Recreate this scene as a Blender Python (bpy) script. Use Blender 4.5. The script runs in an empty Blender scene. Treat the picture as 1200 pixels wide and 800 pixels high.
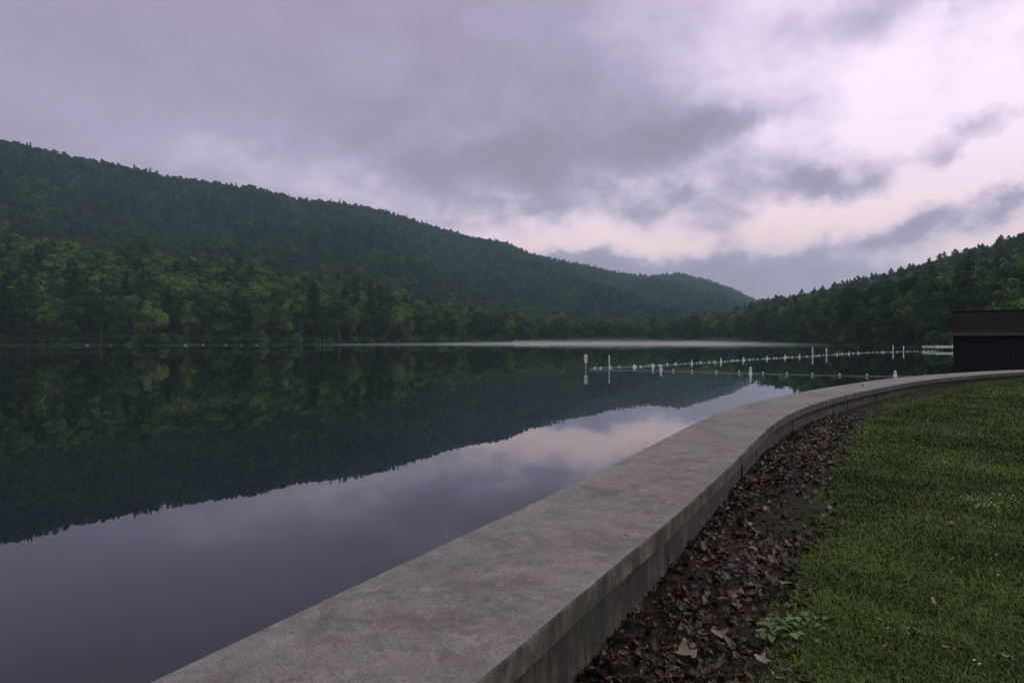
import bpy, math, random
import numpy as np
from mathutils import Vector, Matrix
random.seed(7)
rng = np.random.default_rng(11)
scene = bpy.context.scene
COL = scene.collection
F = 800.0            # focal length in photo pixels (1200 wide)
HOR = 398.0          # horizon row
EYE = 2.2            # eye height over the water, metres
HC = 1.1             # eye height over the wall top
WTOP = EYE - HC

# ------------------------------------------------------------------ helpers
def new_mesh(name, V, faces, mat=None, smooth=False):
    me = bpy.data.meshes.new(name)
    me.from_pydata([tuple(v) for v in V], [], faces)
    if mat:
        for m in (mat if isinstance(mat, list) else [mat]): me.materials.append(m)
    if smooth:
        me.polygons.foreach_set('use_smooth', [True]*len(me.polygons))
    me.update()
    return me

def np_mesh(name, V, loops, sizes, mat=None, colors=None, smooth=False):
    me = bpy.data.meshes.new(name)
    V = np.asarray(V, np.float32); loops = np.asarray(loops, np.int32).ravel(); sizes = np.asarray(sizes, np.int32)
    me.vertices.add(len(V)); me.vertices.foreach_set('co', V.ravel())
    me.loops.add(len(loops)); me.loops.foreach_set('vertex_index', loops)
    me.polygons.add(len(sizes))
    st = np.zeros(len(sizes), np.int32); st[1:] = np.cumsum(sizes)[:-1]
    me.polygons.foreach_set('loop_start', st)
    try: me.polygons.foreach_set('loop_total', sizes)
    except Exception: pass
    if smooth: me.polygons.foreach_set('use_smooth', np.ones(len(sizes), bool))
    if colors is not None:
        a = me.color_attributes.new('tint', 'FLOAT_COLOR', 'POINT')
        c = np.ones((len(V), 4), np.float32); c[:, :3] = colors
        a.data.foreach_set('color', c.ravel())
    if mat: me.materials.append(mat)
    me.update(calc_edges=True); me.validate()
    return me

def obj(name, me, parent=None):
    o = bpy.data.objects.new(name, me); COL.objects.link(o)
    if parent: o.parent = parent
    return o
def empty(name, loc, rz=0):
    o = bpy.data.objects.new(name, None); COL.objects.link(o)
    o.empty_display_size = .3
    o.location = loc; o.rotation_euler = (0, 0, rz); return o
def tag(o, label=None, cat=None, group=None, kind=None):
    if label: o['label'] = label
    if cat: o['category'] = cat
    if group: o['group'] = group
    if kind: o['kind'] = kind
    return o

class MB:
    def __init__(s): s.V = []; s.F = []
    def add(s, V, Fs):
        n = len(s.V); s.V += [Vector(v) for v in V]; s.F += [tuple(i+n for i in f) for f in Fs]
    def box(s, c, d, M=None, bev=0.0):
        x, y, z = [k/2 for k in d]; b = min(bev, x*.9, y*.9, z*.9)
        if b <= 0:
            P = [Vector((sx*x, sy*y, sz*z)) for sx in (-1, 1) for sy in (-1, 1) for sz in (-1, 1)]
            Fs = [(0,1,3,2),(4,6,7,5),(0,4,5,1),(2,3,7,6),(0,2,6,4),(1,5,7,3)]
        else:
            ring = [(-x+b,-y),(x-b,-y),(x,-y+b),(x,y-b),(x-b,y),(-x+b,y),(-x,y-b),(-x,-y+b)]
            ri = [(-x+b,-y+b),(x-b,-y+b),(x-b,-y+b),(x-b,y-b),(x-b,y-b),(-x+b,y-b),(-x+b,y-b),(-x+b,-y+b)]
            P = [Vector((a, c2, -z)) for a, c2 in ri]+[Vector((a, c2, -z+b)) for a, c2 in ring]+[Vector((a, c2, z-b)) for a, c2 in ring]+[Vector((a, c2, z)) for a, c2 in ri]
            Fs = []
            for L in range(3):
                for i in range(8):
                    j = (i+1) % 8; Fs.append((L*8+i, L*8+j, L*8+8+j, L*8+8+i))
            Fs += [tuple(range(7, -1, -1)), tuple(range(24, 32))]
        c = Vector(c)
        if M is not None: P = [M @ p for p in P]
        s.add([p+c for p in P], Fs)
    def tube(s, path, rad, n=8, cap=True):
        path = [Vector(p) for p in path]; base = len(s.V); m = len(path)
        rr = rad if isinstance(rad, (list, tuple)) else [rad]*m
        ref = None
        for i, p in enumerate(path):
            t = (path[min(i+1, m-1)]-path[max(i-1, 0)]).normalized()
            if ref is None: ref = t.orthogonal().normalized()
            ref = (ref - t*ref.dot(t))
            ref = ref.normalized() if ref.length > 1e-6 else t.orthogonal().normalized()
            b = t.cross(ref)
            for k in range(n):
                a = 2*math.pi*k/n
                s.V.append(p + (ref*math.cos(a)+b*math.sin(a))*rr[i])
        for i in range(m-1):
            for k in range(n):
                k2 = (k+1) % n
                s.F.append((base+i*n+k, base+i*n+k2, base+(i+1)*n+k2, base+(i+1)*n+k))
        if cap:
            s.F.append(tuple(base+k for k in range(n-1, -1, -1)))
            s.F.append(tuple(base+(m-1)*n+k for k in range(n)))
    def mesh(s, name, mat, smooth=False): return new_mesh(name, s.V, s.F, mat, smooth)
    def build(s, name, mat, parent=None, smooth=False): return obj(name, s.mesh(name, mat, smooth), parent)

# ---- node helpers
class NT:
    def __init__(s, nt): s.nt = nt; s.N = nt.nodes; s.L = nt.links
    def node(s, t, **kw):
        n = s.N.new(t)
        for k, v in kw.items(): setattr(n, k, v)
        return n
    def put(s, sock, v):
        if hasattr(v, 'is_linked') or isinstance(v, bpy.types.NodeSocket): s.L.new(v, sock)
        elif v is not None: sock.default_value = v
    def math(s, op, a, b=None, c=None, clamp=False):
        n = s.node('ShaderNodeMath', operation=op); n.use_clamp = clamp
        s.put(n.inputs[0], a)
        if b is not None: s.put(n.inputs[1], b)
        if c is not None: s.put(n.inputs[2], c)
        return n.outputs[0]
    def noise(s, vec, scale, detail=4, rough=.55, dist=0.0, color=False):
        n = s.node('ShaderNodeTexNoise')
        if vec is not None: s.L.new(vec, n.inputs['Vector'])
        n.inputs['Scale'].default_value = scale; n.inputs['Detail'].default_value = detail
        n.inputs['Roughness'].default_value = rough; n.inputs['Distortion'].default_value = dist
        return n.outputs['Color'] if color else n.outputs[0]
    def ramp(s, fac, stops):
        n = s.node('ShaderNodeValToRGB'); r = n.color_ramp
        while len(r.elements) < len(stops): r.elements.new(.5)
        for e, (p, c) in zip(r.elements, stops):
            e.position = p; e.color = (c[0], c[1], c[2], 1) if not isinstance(c, (int, float)) else (c, c, c, 1)
        s.put(n.inputs[0], fac); return n.outputs[0]
    def mix(s, fac, a, b, mode='MIX'):
        n = s.node('ShaderNodeMix', data_type='RGBA', blend_type=mode)
        s.put(n.inputs[0], fac)
        for k, v in ((6, a), (7, b)):
            if isinstance(v, tuple) and len(v) == 3: v = (*v, 1)
            s.put(n.inputs[k], v)
        return n.outputs[2]
    def mapping(s, vec, scale=(1,1,1), rot=(0,0,0), loc=(0,0,0)):
        n = s.node('ShaderNodeMapping'); s.L.new(vec, n.inputs[0])
        n.inputs['Scale'].default_value = scale; n.inputs['Rotation'].default_value = rot; n.inputs['Location'].default_value = loc
        return n.outputs[0]
    def bump(s, h, strength=.5, dist=.02, normal=None):
        n = s.node('ShaderNodeBump'); n.inputs['Strength'].default_value = strength; n.inputs['Distance'].default_value = dist
        s.L.new(h, n.inputs['Height'])
        if normal is not None: s.L.new(normal, n.inputs['Normal'])
        return n.outputs[0]

def material(name):
    m = bpy.data.materials.new(name); m.use_nodes = True
    t = NT(m.node_tree); p = t.N['Principled BSDF']
    return m, t, p
def simple(name, col, rough=.7, bump=0, bscale=40, var=.15, metal=0):
    m, t, p = material(name)
    co = t.node('ShaderNodeTexCoord').outputs['Object']
    n = t.noise(co, bscale*.3, 5)
    c = t.mix(n, tuple(k*(1-var) for k in col), tuple(min(1, k*(1+var)) for k in col))
    t.L.new(c, p.inputs['Base Color']); p.inputs['Roughness'].default_value = rough; p.inputs['Metallic'].default_value = metal
    if bump: t.L.new(t.bump(t.noise(co, bscale, 6), bump, .01), p.inputs['Normal'])
    return m
def attr(t, name='tint'):
    n = t.node('ShaderNodeAttribute'); n.attribute_name = name; return n.outputs['Color']

# ------------------------------------------------------------------ materials
def m_concrete_top():
    m, t, p = material('weathered_concrete')
    co = t.node('ShaderNodeTexCoord').outputs['Object']
    big = t.noise(co, .9, 5, .6, .3)
    mid = t.noise(co, 5, 6, .62, .4)
    fine = t.noise(co, 130, 4, .7)
    c = t.ramp(big, [(.3, (.125, .113, .107)), (.5, (.175, .160, .155)), (.7, (.235, .218, .215))])
    c = t.mix(t.ramp(mid, [(.36, 0.0), (.66, .65)]), c, (.29, .27, .275))
    c = t.mix(t.ramp(t.noise(t.mapping(co, loc=(7, 3, 1)), 2.2, 6, .65, .6), [(.5, 0.0), (.68, .6)]), c, (.085, .070, .060))
    c = t.mix(t.ramp(t.noise(t.mapping(co, loc=(17, 9, 1)), 3.1, 6, .7, .6), [(.56, 0.0), (.66, .45)]), c, (.17, .115, .10))
    c = t.mix(t.ramp(fine, [(.38, .8), (.5, 0.0)]), c, (.06, .054, .055))
    c = t.mix(t.ramp(t.noise(t.mapping(co, loc=(31, 4, 0)), 14, 6, .7, .5), [(.52, 0.0), (.66, .55)]), c, (.075, .066, .062))
    c = t.mix(t.ramp(t.noise(t.mapping(co, loc=(3, 44, 0)), 9, 6, .7, .8), [(.56, 0.0), (.68, .5)]), c, (.33, .31, .32))
    vc = t.node('ShaderNodeTexVoronoi', feature='DISTANCE_TO_EDGE'); vm = t.node('ShaderNodeVectorMath', operation='ADD'); t.L.new(co, vm.inputs[0]); t.L.new(t.noise(co, 2.5, 5, .6, color=True), vm.inputs[1]); t.L.new(vm.outputs[0], vc.inputs['Vector']); vc.inputs['Scale'].default_value = .55
    crk = t.math('MULTIPLY', t.math('LESS_THAN', vc.outputs['Distance'], .0022), t.ramp(t.noise(co, .8, 2), [(.5, 0.0), (.53, .9)]))
    c = t.mix(crk, c, (.03, .026, .024))
    v = t.node('ShaderNodeTexVoronoi'); t.L.new(co, v.inputs['Vector']); v.inputs['Scale'].default_value = 62
    pit0 = t.math('LESS_THAN', v.outputs['Distance'], .17)
    pit = t.math('MULTIPLY', pit0, t.ramp(t.noise(co, 3.3, 3), [(.5, 0.0), (.56, 1.0)]))
    c = t.mix(pit, c, (.05, .045, .045))
    v2 = t.node('ShaderNodeTexVoronoi'); t.L.new(co, v2.inputs['Vector']); v2.inputs['Scale'].default_value = 17
    blot = t.math('MULTIPLY', t.math('LESS_THAN', v2.outputs['Distance'], .13), t.ramp(t.noise(co, 1.7, 3), [(.47, 0.0), (.55, .7)]))
    c = t.mix(blot, c, (.09, .08, .075))
    c = t.mix(1.0, c, (.93, .87, .90), 'MULTIPLY')
    t.L.new(c, p.inputs['Base Color']); p.inputs['Roughness'].default_value = .85
    h = t.math('ADD', t.math('MULTIPLY', fine, .5), t.math('ADD', t.math('MULTIPLY', mid, .8), t.math('MULTIPLY', pit, -.5)))
    t.L.new(t.bump(h, .8, .015), p.inputs['Normal'])
    return m
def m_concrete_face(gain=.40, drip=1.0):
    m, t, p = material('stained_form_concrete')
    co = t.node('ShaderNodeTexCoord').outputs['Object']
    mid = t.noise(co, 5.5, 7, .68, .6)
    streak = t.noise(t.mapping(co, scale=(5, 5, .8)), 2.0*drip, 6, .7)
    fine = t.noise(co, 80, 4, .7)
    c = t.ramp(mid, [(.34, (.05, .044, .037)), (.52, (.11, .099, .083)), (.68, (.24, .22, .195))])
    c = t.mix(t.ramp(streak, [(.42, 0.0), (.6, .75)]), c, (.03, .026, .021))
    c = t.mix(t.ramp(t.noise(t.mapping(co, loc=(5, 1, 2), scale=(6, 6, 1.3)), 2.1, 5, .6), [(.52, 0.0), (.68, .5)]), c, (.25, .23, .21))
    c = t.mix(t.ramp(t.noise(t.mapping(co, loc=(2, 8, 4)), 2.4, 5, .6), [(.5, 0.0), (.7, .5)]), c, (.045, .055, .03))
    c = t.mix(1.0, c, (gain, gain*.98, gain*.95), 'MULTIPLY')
    v = t.node('ShaderNodeTexVoronoi'); t.L.new(co, v.inputs['Vector']); v.inputs['Scale'].default_value = 38
    c = t.mix(t.math('MULTIPLY', t.math('LESS_THAN', v.outputs['Distance'], .2), t.ramp(t.noise(co, 4, 3), [(.48, 0.0), (.56, .8)])), c, (.012, .011, .010))
    t.L.new(c, p.inputs['Base Color']); p.inputs['Roughness'].default_value = .9
    h = t.math('ADD', t.math('MULTIPLY', fine, .4), mid)
    t.L.new(t.bump(h, .7, .015), p.inputs['Normal'])
    return m
def m_water():
    m, t, p = material('still_lake_water')
    co = t.node('ShaderNodeTexCoord').outputs['Object']
    p.inputs['Base Color'].default_value = (.0035, .006, .008, 1)
    p.inputs['Roughness'].default_value = .012
    p.inputs['IOR'].default_value = 1.43
    a = t.noise(t.mapping(co, scale=(1, .5, 1)), .35, 3, .5)
    b = t.noise(t.mapping(co, scale=(1, .7, 1)), 2.2, 3, .5)
    h = t.math('ADD', t.math('MULTIPLY', a, .6), t.math('MULTIPLY', b, .05))
    t.L.new(t.bump(h, .035, .25), p.inputs['Normal'])
    return m
def m_leafy(name, dark, mid, light, trans=.12):
    m, t, p = material(name)
    oi = t.node('ShaderNodeObjectInfo').outputs['Random']
    at = attr(t)
    sep = t.node('ShaderNodeSeparateColor'); t.L.new(at, sep.inputs[0])
    f = t.math('ADD', t.math('MULTIPLY', oi, .55), t.math('MULTIPLY', sep.outputs[0], .45))
    c = t.ramp(f, [(.15, dark), (.5, mid), (.85, light)])
    N = t.node('ShaderNodeBsdfDiffuse'); T = t.node('ShaderNodeBsdfTranslucent'); M = t.node('ShaderNodeMixShader')
    t.L.new(c, N.inputs[0]); t.L.new(c, T.inputs[0]); M.inputs[0].default_value = trans
    t.L.new(N.outputs[0], M.inputs[1]); t.L.new(T.outputs[0], M.inputs[2])
    t.L.new(M.outputs[0], t.N['Material Output'].inputs['Surface'])
    t.N.remove(p)
    return m
def m_tint(name, rough=.8, trans=.0, spec=.3):
    m, t, p = material(name)
    at = attr(t)
    t.L.new(at, p.inputs['Base Color']); p.inputs['Roughness'].default_value = rough
    p.inputs['Specular IOR Level'].default_value = spec
    return m
def m_ground(name, a, b, c, scale):
    m, t, p = material(name)
    co = t.node('ShaderNodeTexCoord').outputs['Object']
    col = t.ramp(t.noise(co, scale, 8, .65), [(.3, a), (.5, b), (.72, c)])
    t.L.new(col, p.inputs['Base Color']); p.inputs['Roughness'].default_value = .95
    p.inputs['Specular IOR Level'].default_value = .1
    t.L.new(t.bump(t.noise(co, scale*12, 6, .7), .8, .03), p.inputs['Normal'])
    return m

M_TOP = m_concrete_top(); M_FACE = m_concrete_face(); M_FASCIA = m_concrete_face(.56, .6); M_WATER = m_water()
M_BROAD = m_leafy('broadleaf_foliage', (.022, .046, .014), (.056, .098, .024), (.135, .185, .045))
M_DARKL = m_leafy('deep_green_foliage', (.012, .031, .013), (.034, .070, .025), (.085, .138, .042))
M_PINE = m_leafy('pine_needles', (.012, .028, .015), (.026, .052, .022), (.062, .092, .032), .08)
M_FAR = m_leafy('hillside_foliage', (.008, .020, .014), (.019, .043, .025), (.050, .082, .036))
M_FARL = m_leafy('lighter_hillside_foliage', (.018, .037, .018), (.038, .068, .027), (.080, .116, .042))
M_FARD = m_leafy('dark_hillside_foliage', (.008, .018, .013), (.017, .035, .022), (.036, .058, .030))
M_BARK = simple('grey_brown_bark', (.06, .05, .042), .9, .6, 6, .35)
M_PALEB = simple('pale_bark', (.15, .135, .12), .9, .5, 6, .3)
M_FORESTFLOOR = m_ground('forest_floor', (.018, .022, .012), (.028, .036, .016), (.045, .05, .025), .08)
M_SOIL = m_ground('dark_damp_soil', (.012, .009, .008), (.026, .019, .016), (.05, .038, .032), 3.5)
M_LAWN = m_ground('lawn_thatch', (.012, .018, .007), (.024, .032, .011), (.045, .046, .02), 2.5)
M_GRASS = m_tint('grass_blade', .75, spec=.12); M_LEAF = m_tint('dead_leaf', .5, spec=.4); M_WEED = m_tint('weed_leaf', .55, spec=.3)
M_WHITE = simple('white_plastic', (.60, .60, .58), .5, .1, 30, .06)
M_WPAINT = simple('weathered_white_paint', (.52, .52, .50), .6, .3, 30, .15)
M_ROPE = simple('rope_fibre', (.30, .33, .38), .8, .3, 60, .15)
M_BLUE = simple('faded_blue_plastic', (.22, .27, .50), .5, .1, 30, .1)
M_RUST = simple('rusty_wire', (.06, .032, .022), .8, .4, 90, .35)
M_GREY = simple('dull_grey_metal', (.26, .27, .28), .5, .1, 20, .15)
M_DOCK = simple('grey_dock_boards', (.38, .37, .37), .8, .4, 14, .3)
M_LETTER = simple('dark_sign_paint', (.03, .03, .035), .6, .1, 20, .1)
def m_boards(name, col, wave=9.0, axis='X'):
    m, t, p = material(name)
    co = t.node('ShaderNodeTexCoord').outputs['Object']
    w = t.node('ShaderNodeTexWave', wave_type='BANDS', bands_direction=axis, wave_profile='SAW'); t.L.new(co, w.inputs[0]); w.inputs['Scale'].default_value = wave/6.283*2
    g = t.ramp(w.outputs['Fac'], [(0.0, 0.0), (.06, 1.0), (.94, 1.0), (1.0, 0.0)])
    n = t.noise(t.mapping(co, scale=(6, 6, 1)), 2, 6, .65)
    c = t.mix(n, tuple(k*.6 for k in col), tuple(k*1.5 for k in col))
    c = t.mix(g, tuple(k*.3 for k in col), c)
    t.L.new(c, p.inputs['Base Color']); p.inputs['Roughness'].default_value = .8
    t.L.new(t.bump(g, .6, .01), p.inputs['Normal'])
    return m
M_BOARDS = m_boards('dark_stained_boards', (.014, .013, .016), 7)
M_SHINGLE = m_boards('dark_roof_shingles', (.006, .0042, .0044), 6, 'Z')
for _m in (M_BOARDS, M_SHINGLE):
    _m.node_tree.nodes['Principled BSDF'].inputs['Specular IOR Level'].default_value = .04
M_TRIM = simple('grey_roof_trim', (.03, .027, .028), .7, .2, 20, .2)

# ------------------------------------------------------------------ the wall curve
inner_px = [(-.125,1.95),(.335,2.84),(.737,3.51),(1.26,4.5),(1.95,5.84),(3.25,8.4),(4.49,10.35),(5.86,12.15),(7.46,14.0),(10.5,17.2),(13.4,19.55),(16.0,21.3),(19.5,23.1),(24,24.8),(30,26.3),(38,27.6)]
C0 = np.array([(-5.2,-7.9),(-3.9,-5.4),(-2.6,-2.9),(-1.37,-.4)]+inner_px)*HC
def catmull(P, n=14):
    P = np.vstack([2*P[0]-P[1], P, 2*P[-1]-P[-2]]); out = []
    for i in range(1, len(P)-2):
        for k in range(n):
            t = k/n
            out.append(.5*((2*P[i])+(-P[i-1]+P[i+1])*t+(2*P[i-1]-5*P[i]+4*P[i+1]-P[i+2])*t*t+(-P[i-1]+3*P[i]-3*P[i+1]+P[i+2])*t**3))
    out.append(P[-2]); return np.array(out)
def resample(P, step):
    d = np.r_[0, np.cumsum(np.linalg.norm(np.diff(P, axis=0), axis=1))]
    s = np.arange(0, d[-1], step)
    return np.c_[np.interp(s, d, P[:, 0]), np.interp(s, d, P[:, 1])]
CV = resample(catmull(C0), .1)
for _ in range(160):
    Q = CV.copy(); Q[1:-1] = (CV[:-2]+2*CV[1:-1]+CV[2:])/4; CV = Q
CV = resample(CV, .05)
T = np.gradient(CV, axis=0); T /= np.linalg.norm(T, axis=1)[:, None]
NR = np.c_[T[:, 1], -T[:, 0]]        # to the lawn
NL = -NR
S = np.arange(len(CV))*.05
WID = .85*HC
def ground_near(Y):   # soil height along the wall by depth
    return WTOP-np.interp(Y, [0, 3.1, 3.9, 5.2, 6.4, 13.4, 19, 24, 30], [.47, .455, .41, .37, .35, .345, .27, .16, .12])
def strip(offz, name, mat, parent, idx, uneven=0.0, smooth=False):
    """sweep a closed profile [(offset to the lawn, z), ...] along the wall curve"""
    m = len(offz); V = []
    r = np.random.default_rng(5)
    for ii in idx:
        i = int(ii); fr_ = ii-i; j = min(i+1, len(CV)-1)
        for (o, z) in offz:
            w = uneven*(math.sin(S[i]*3.1+o*7)+math.sin(S[i]*7.7+z*11)+math.sin(S[i]*17.3+z*5)*.6+math.sin(S[i]*41+o*9)*.35)*.4
            p = CV[i]*(1-fr_)+CV[j]*fr_+NR[i]*(o+w); V.append((p[0], p[1], z+w*.5))
    Fs = []
    n = len(idx)
    for i in range(n-1):
        for k in range(m):
            k2 = (k+1) % m; Fs.append((i*m+k, i*m+k2, (i+1)*m+k2, (i+1)*m+k))
    Fs += [tuple(range(m-1, -1, -1)), tuple((n-1)*m+k for k in range(m))]
    return obj(name, new_mesh(name, V, Fs, mat, smooth), parent)

wall = empty('retaining_wall', (CV[0][0], CV[0][1], 0))
wall.location = (0, 0, 0)
tag(wall, 'long low curved concrete wall with a wide flat cap between the lake and the lawn', 'wall')
b = .012; th = .112; z1 = WTOP; idx = list(range(0, len(CV)))
_q = 600+F*CV[:, 0]/np.maximum(CV[:, 1], .3); _q[CV[:, 1] < .5] = -9999
cuts = [0]+[int(np.argmin(abs(_q-k))) for k in (866, 987, 1076, 1150)]+[len(CV)-1]
for ca, cb_ in zip(cuts[:-1], cuts[1:]):
    o_ = strip([(0,z1-th),(.002,z1-b-.004),(-.003,z1-.004),(-b,z1),(-WID*.25,z1+.003),(-WID*.5,z1+.004),(-WID*.75,z1+.003),(-WID+b,z1),(-WID,z1-b),(-WID,z1-th)][::-1], 'cap', [M_TOP, M_FASCIA], wall, [ca+(.1 if ca else 0)]+list(range(ca+1, cb_))+[cb_-(.1 if cb_ < len(CV)-1 else 0)], .008)
    for p_ in o_.data.polygons:
        if abs(p_.normal.z) < .5: p_.material_index = 1
# body: formwork panels with slightly different faces
strip([(-.085,z1-th-.001),(-.085,-.6),(-WID+.05,-.6),(-WID+.05,z1-th-.001)][::-1], 'wall_face', M_FACE, wall, idx, .002)
si = 150; rr = random.Random(3)
while si < len(CV)-60:
    L = rr.choice([22, 31, 44, 60]); pr = rr.choice([.004, .009, .018, .011])
    zt = z1-th-.002-rr.choice([0, 0, .0, .035])
    strip([(-.085+pr,zt),(-.085+pr,-.3),(-.0855,-.3),(-.0855,zt)][::-1], 'form_panel', M_FACE, wall, list(range(si, si+L)), .0018)
    si += L+rr.choice([0, 0, 1, 0]); 
    if si > 700: si += 8
# wire loops left in the face
def locate(px, z):  # index on the curve that projects to this column
    q = 600+F*CV[:, 0]/np.maximum(CV[:, 1], .3); q[CV[:, 1] < .5] = -9999
    return int(np.argmin(abs(q-px)))
for px, py, sz in ((707,752,.03),(768,686,.026),(810,644,.024)):
    i = locate(px, 0); p = CV[i]-NR[i]*.06; d = math.hypot(*p)
    z = EYE-(py-HOR)/F*p[1]
    mb = MB(); pts = []
    for k in range(15):
        a = -2.7+5.4*k/14
        o = .008+sz*(1+math.cos(a)); tt = sz*.8*math.sin(a)
        q = p+NR[i]*o+T[i]*tt; pts.append((q[0], q[1], z+.006*math.sin(a*2)-.2*o))
    mb.tube(pts, .0035, 6); mb.build('wire_loop', M_RUST, wall, True)
i = locate(699, 0); p = CV[i]-NR[i]*.055
mb = MB(); mb.tube([(p[0], p[1], .60), (p[0]+.002, p[1], .70), (p[0]-.001, p[1], .80)], .0022, 6); mb.build('reinforcing_rod', M_RUST, wall)

# ------------------------------------------------------------------ near ground
def lawn_height(X, Y, t):
    base = ground_near(Y)
    rise = .06*np.clip((t-.55)/.4, 0, 1)*(1-.6*np.clip((Y-10)/10, 0, 1))
    w = .018*np.sin(X*1.3+.6*Y)+.014*np.sin(X*.7-1.7*Y+1)+.009*np.sin(3.1*X+2.2*Y)
    return base+rise+w*np.clip(t/1.0, .2, 1)+.012*np.maximum(t-3, 0)*np.clip((Y-4)/12, 0, 1)
ts = np.r_[-.25, 0, .08, .16, .25, .35, .45, .55, .62, .7, .78, .87, .97, 1.1, np.linspace(1.3, 6, 22), np.linspace(6.5, 26, 26)]
sidx = list(range(0, len(CV), 4))
V = []; Fs = []
for i in sidx:
    for tt in ts:
        q = CV[i]+NR[i]*tt; z = float(lawn_height(q[0], q[1], max(tt, 0)))
        V.append((q[0], q[1], z-(0.02 if tt > .7 else 0)))
m = len(ts)
matidx = []
for a in range(len(sidx)-1):
    for k in range(m-1):
        Fs.append((a*m+k, (a+1)*m+k, (a+1)*m+k+1, a*m+k+1)); matidx.append(0 if ts[k] < .60 else 1)
me = new_mesh('ground', V, Fs, [M_SOIL, M_LAWN], True); me.polygons.foreach_set('material_index', matidx); me.flip_normals()
g = tag(obj('ground', me), kind='structure')

# distance to the wall for arbitrary points
CVs = CV[::6]; NRs = NR[::6]
def dist_wall(P):
    out = np.empty(len(P)); oi = np.empty(len(P), int)
    for a in range(0, len(P), 20000):
        q = P[a:a+20000]; D = ((q[:, None, :]-CVs[None])**2).sum(2); j = D.argmin(1)
        out[a:a+20000] = ((q-CVs[j])*NRs[j]).sum(1); oi[a:a+20000] = j*6
    return out, oi
# band where the lawn starts (litter strip narrows with distance)
def edge_t(s, X, Y):
    base = (.70-.15*np.clip((6-Y)/3, 0, 1))*(1-np.clip((Y-11)/5.5, 0, 1))+.02
    return base+.09*np.sin(s*2.3+1)+.05*np.sin(s*6.1)+.03*np.sin(s*13.)

# ------------------------------------------------------------------ grass
def patch(X, Y, s=1.0):
    return (np.sin(X*1.9*s+1.3*np.sin(Y*1.1*s))+np.sin(Y*2.3*s+1.7*np.sin(X*1.5*s))+.6*np.sin((X+Y)*5.1*s+np.sin(Y*3.7*s)))/2.6
def grass(n):
    u = rng.random(n); Y = 2.0*(27/2.0)**(u**1.03)      # denser close by
    X = (rng.random(n)*1.0)*(Y*1.25+1.5) - .15*Y-.3
    P = np.c_[X, Y]; t, si = dist_wall(P)
    e = edge_t(S[si], X, Y)
    keep = (t > e+rng.normal(0, .045, n)) & (t < 25.5) & (X < Y*1.05+1.2)
    # sparse blades stray into the litter
    stray = (t > .12) & (t <= e) & (rng.random(n) < .03)
    k = keep | stray
    X, Y, t = X[k], Y[k], t[k]; n = len(X)
    z = lawn_height(X, Y, t)-.02
    D = np.hypot(X, Y)
    pa = patch(X, Y, .8); pb = patch(X+31, Y-7, 2.3)
    hgt = (.023+.015*rng.random(n)+.007*pa+.008*pb)*(1+.12*np.clip(D/8, 0, 2))*np.where(rng.random(n) < .04, 1.7, 1)
    hgt = np.clip(hgt*(1+.2*patch(X-3, Y+8, 4.1)), .010, .1)
    wid = .0019*(1+.42*D/1.6*.8)*(.7+.6*rng.random(n))
    az = rng.random(n)*6.283; bend = rng.random(n)*.9+.25
    ax = np.cos(az); ay = np.sin(az)
    px_, py_ = -ay, ax
    b0 = np.c_[X-px_*wid, Y-py_*wid, z]; b1 = np.c_[X+px_*wid, Y+py_*wid, z]
    mx = X+ax*hgt*bend*.3; my = Y+ay*hgt*bend*.3; mz = z+hgt*.62
    m0 = np.c_[mx-px_*wid*.8, my-py_*wid*.8, mz]; m1 = np.c_[mx+px_*wid*.8, my+py_*wid*.8, mz]
    tp = np.c_[X+ax*hgt*bend, Y+ay*hgt*bend, z+hgt*(1.05-.3*bend)]
    V = np.stack([b0, b1, m1, m0, tp], 1).reshape(-1, 3)
    base = np.arange(n)[:, None]*5
    loops = np.concatenate([base+0, base+1, base+2, base+3, base+3, base+2, base+4], 1)
    sizes = np.tile([4, 3], n)
    g1 = np.array([.020, .044, .012]); g2 = np.array([.112, .155, .034]); g3 = np.array([.13, .12, .055]); g4 = np.array([.016, .052, .020])
    q = np.clip(.42+.42*pa+.35*pb+rng.normal(0, .25, n), 0, 1.3)[:, None]
    c = g1*(1-q)+g2*q
    blue = (np.clip(patch(X-9, Y+4, .45), 0, 1)*.6)[:, None]; c = c*(1-blue)+g4*blue*1.3
    dry = (rng.random(n) < .13+.16*np.clip(patch(X+5, Y+12, 1.3), 0, 1))[:, None]; c = np.where(dry, g3*(.6+.6*rng.random((n, 1))), c)
    c = np.repeat(c, 5, axis=0)
    return np_mesh('grass', V, loops, sizes, M_GRASS, c)
tag(obj('grass', grass(800000)), 'short mown green lawn grass with yellowed blades', 'grass', kind='stuff')

# ------------------------------------------------------------------ dead leaves
def leaf_outline(r, lobed):
    n = 13; pts = []
    for k in range(n):
        a = math.pi*2*k/n
        rad = .5*(1+(.0 if not lobed else .28*math.cos(a*5)))*(.9+.2*r.random())
        pts.append((rad*math.cos(a)*(1.15 if not lobed else 1.0), rad*math.sin(a)*(.55 if not lobed else .85)))
    return pts
LEAFS = []
_r = random.Random(21)
for kx in range(8):
    o = leaf_outline(_r, kx % 2 == 0); c1, c2, c3 = _r.uniform(.4, 2.0), _r.uniform(-1.4, 1.6), _r.uniform(0, 6)
    V = []
    for (x, y) in [(0, 0)]+[(a*.55, b_*.55) for a, b_ in o]+o:
        z = c1*y*y+c2*x*x*.6+.12*math.sin(5*x+c3)*y+.04*math.sin(11*x+7*y+c3)
        V.append((x, y, z))
    Fs = []; n = len(o)
    for k in range(n):
        k2 = (k+1) % n; Fs.append((0, 1+k, 1+k2)); Fs.append((1+k, 1+n+k, 1+n+k2, 1+k2))
    LEAFS.append((np.array(V), Fs))
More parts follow.
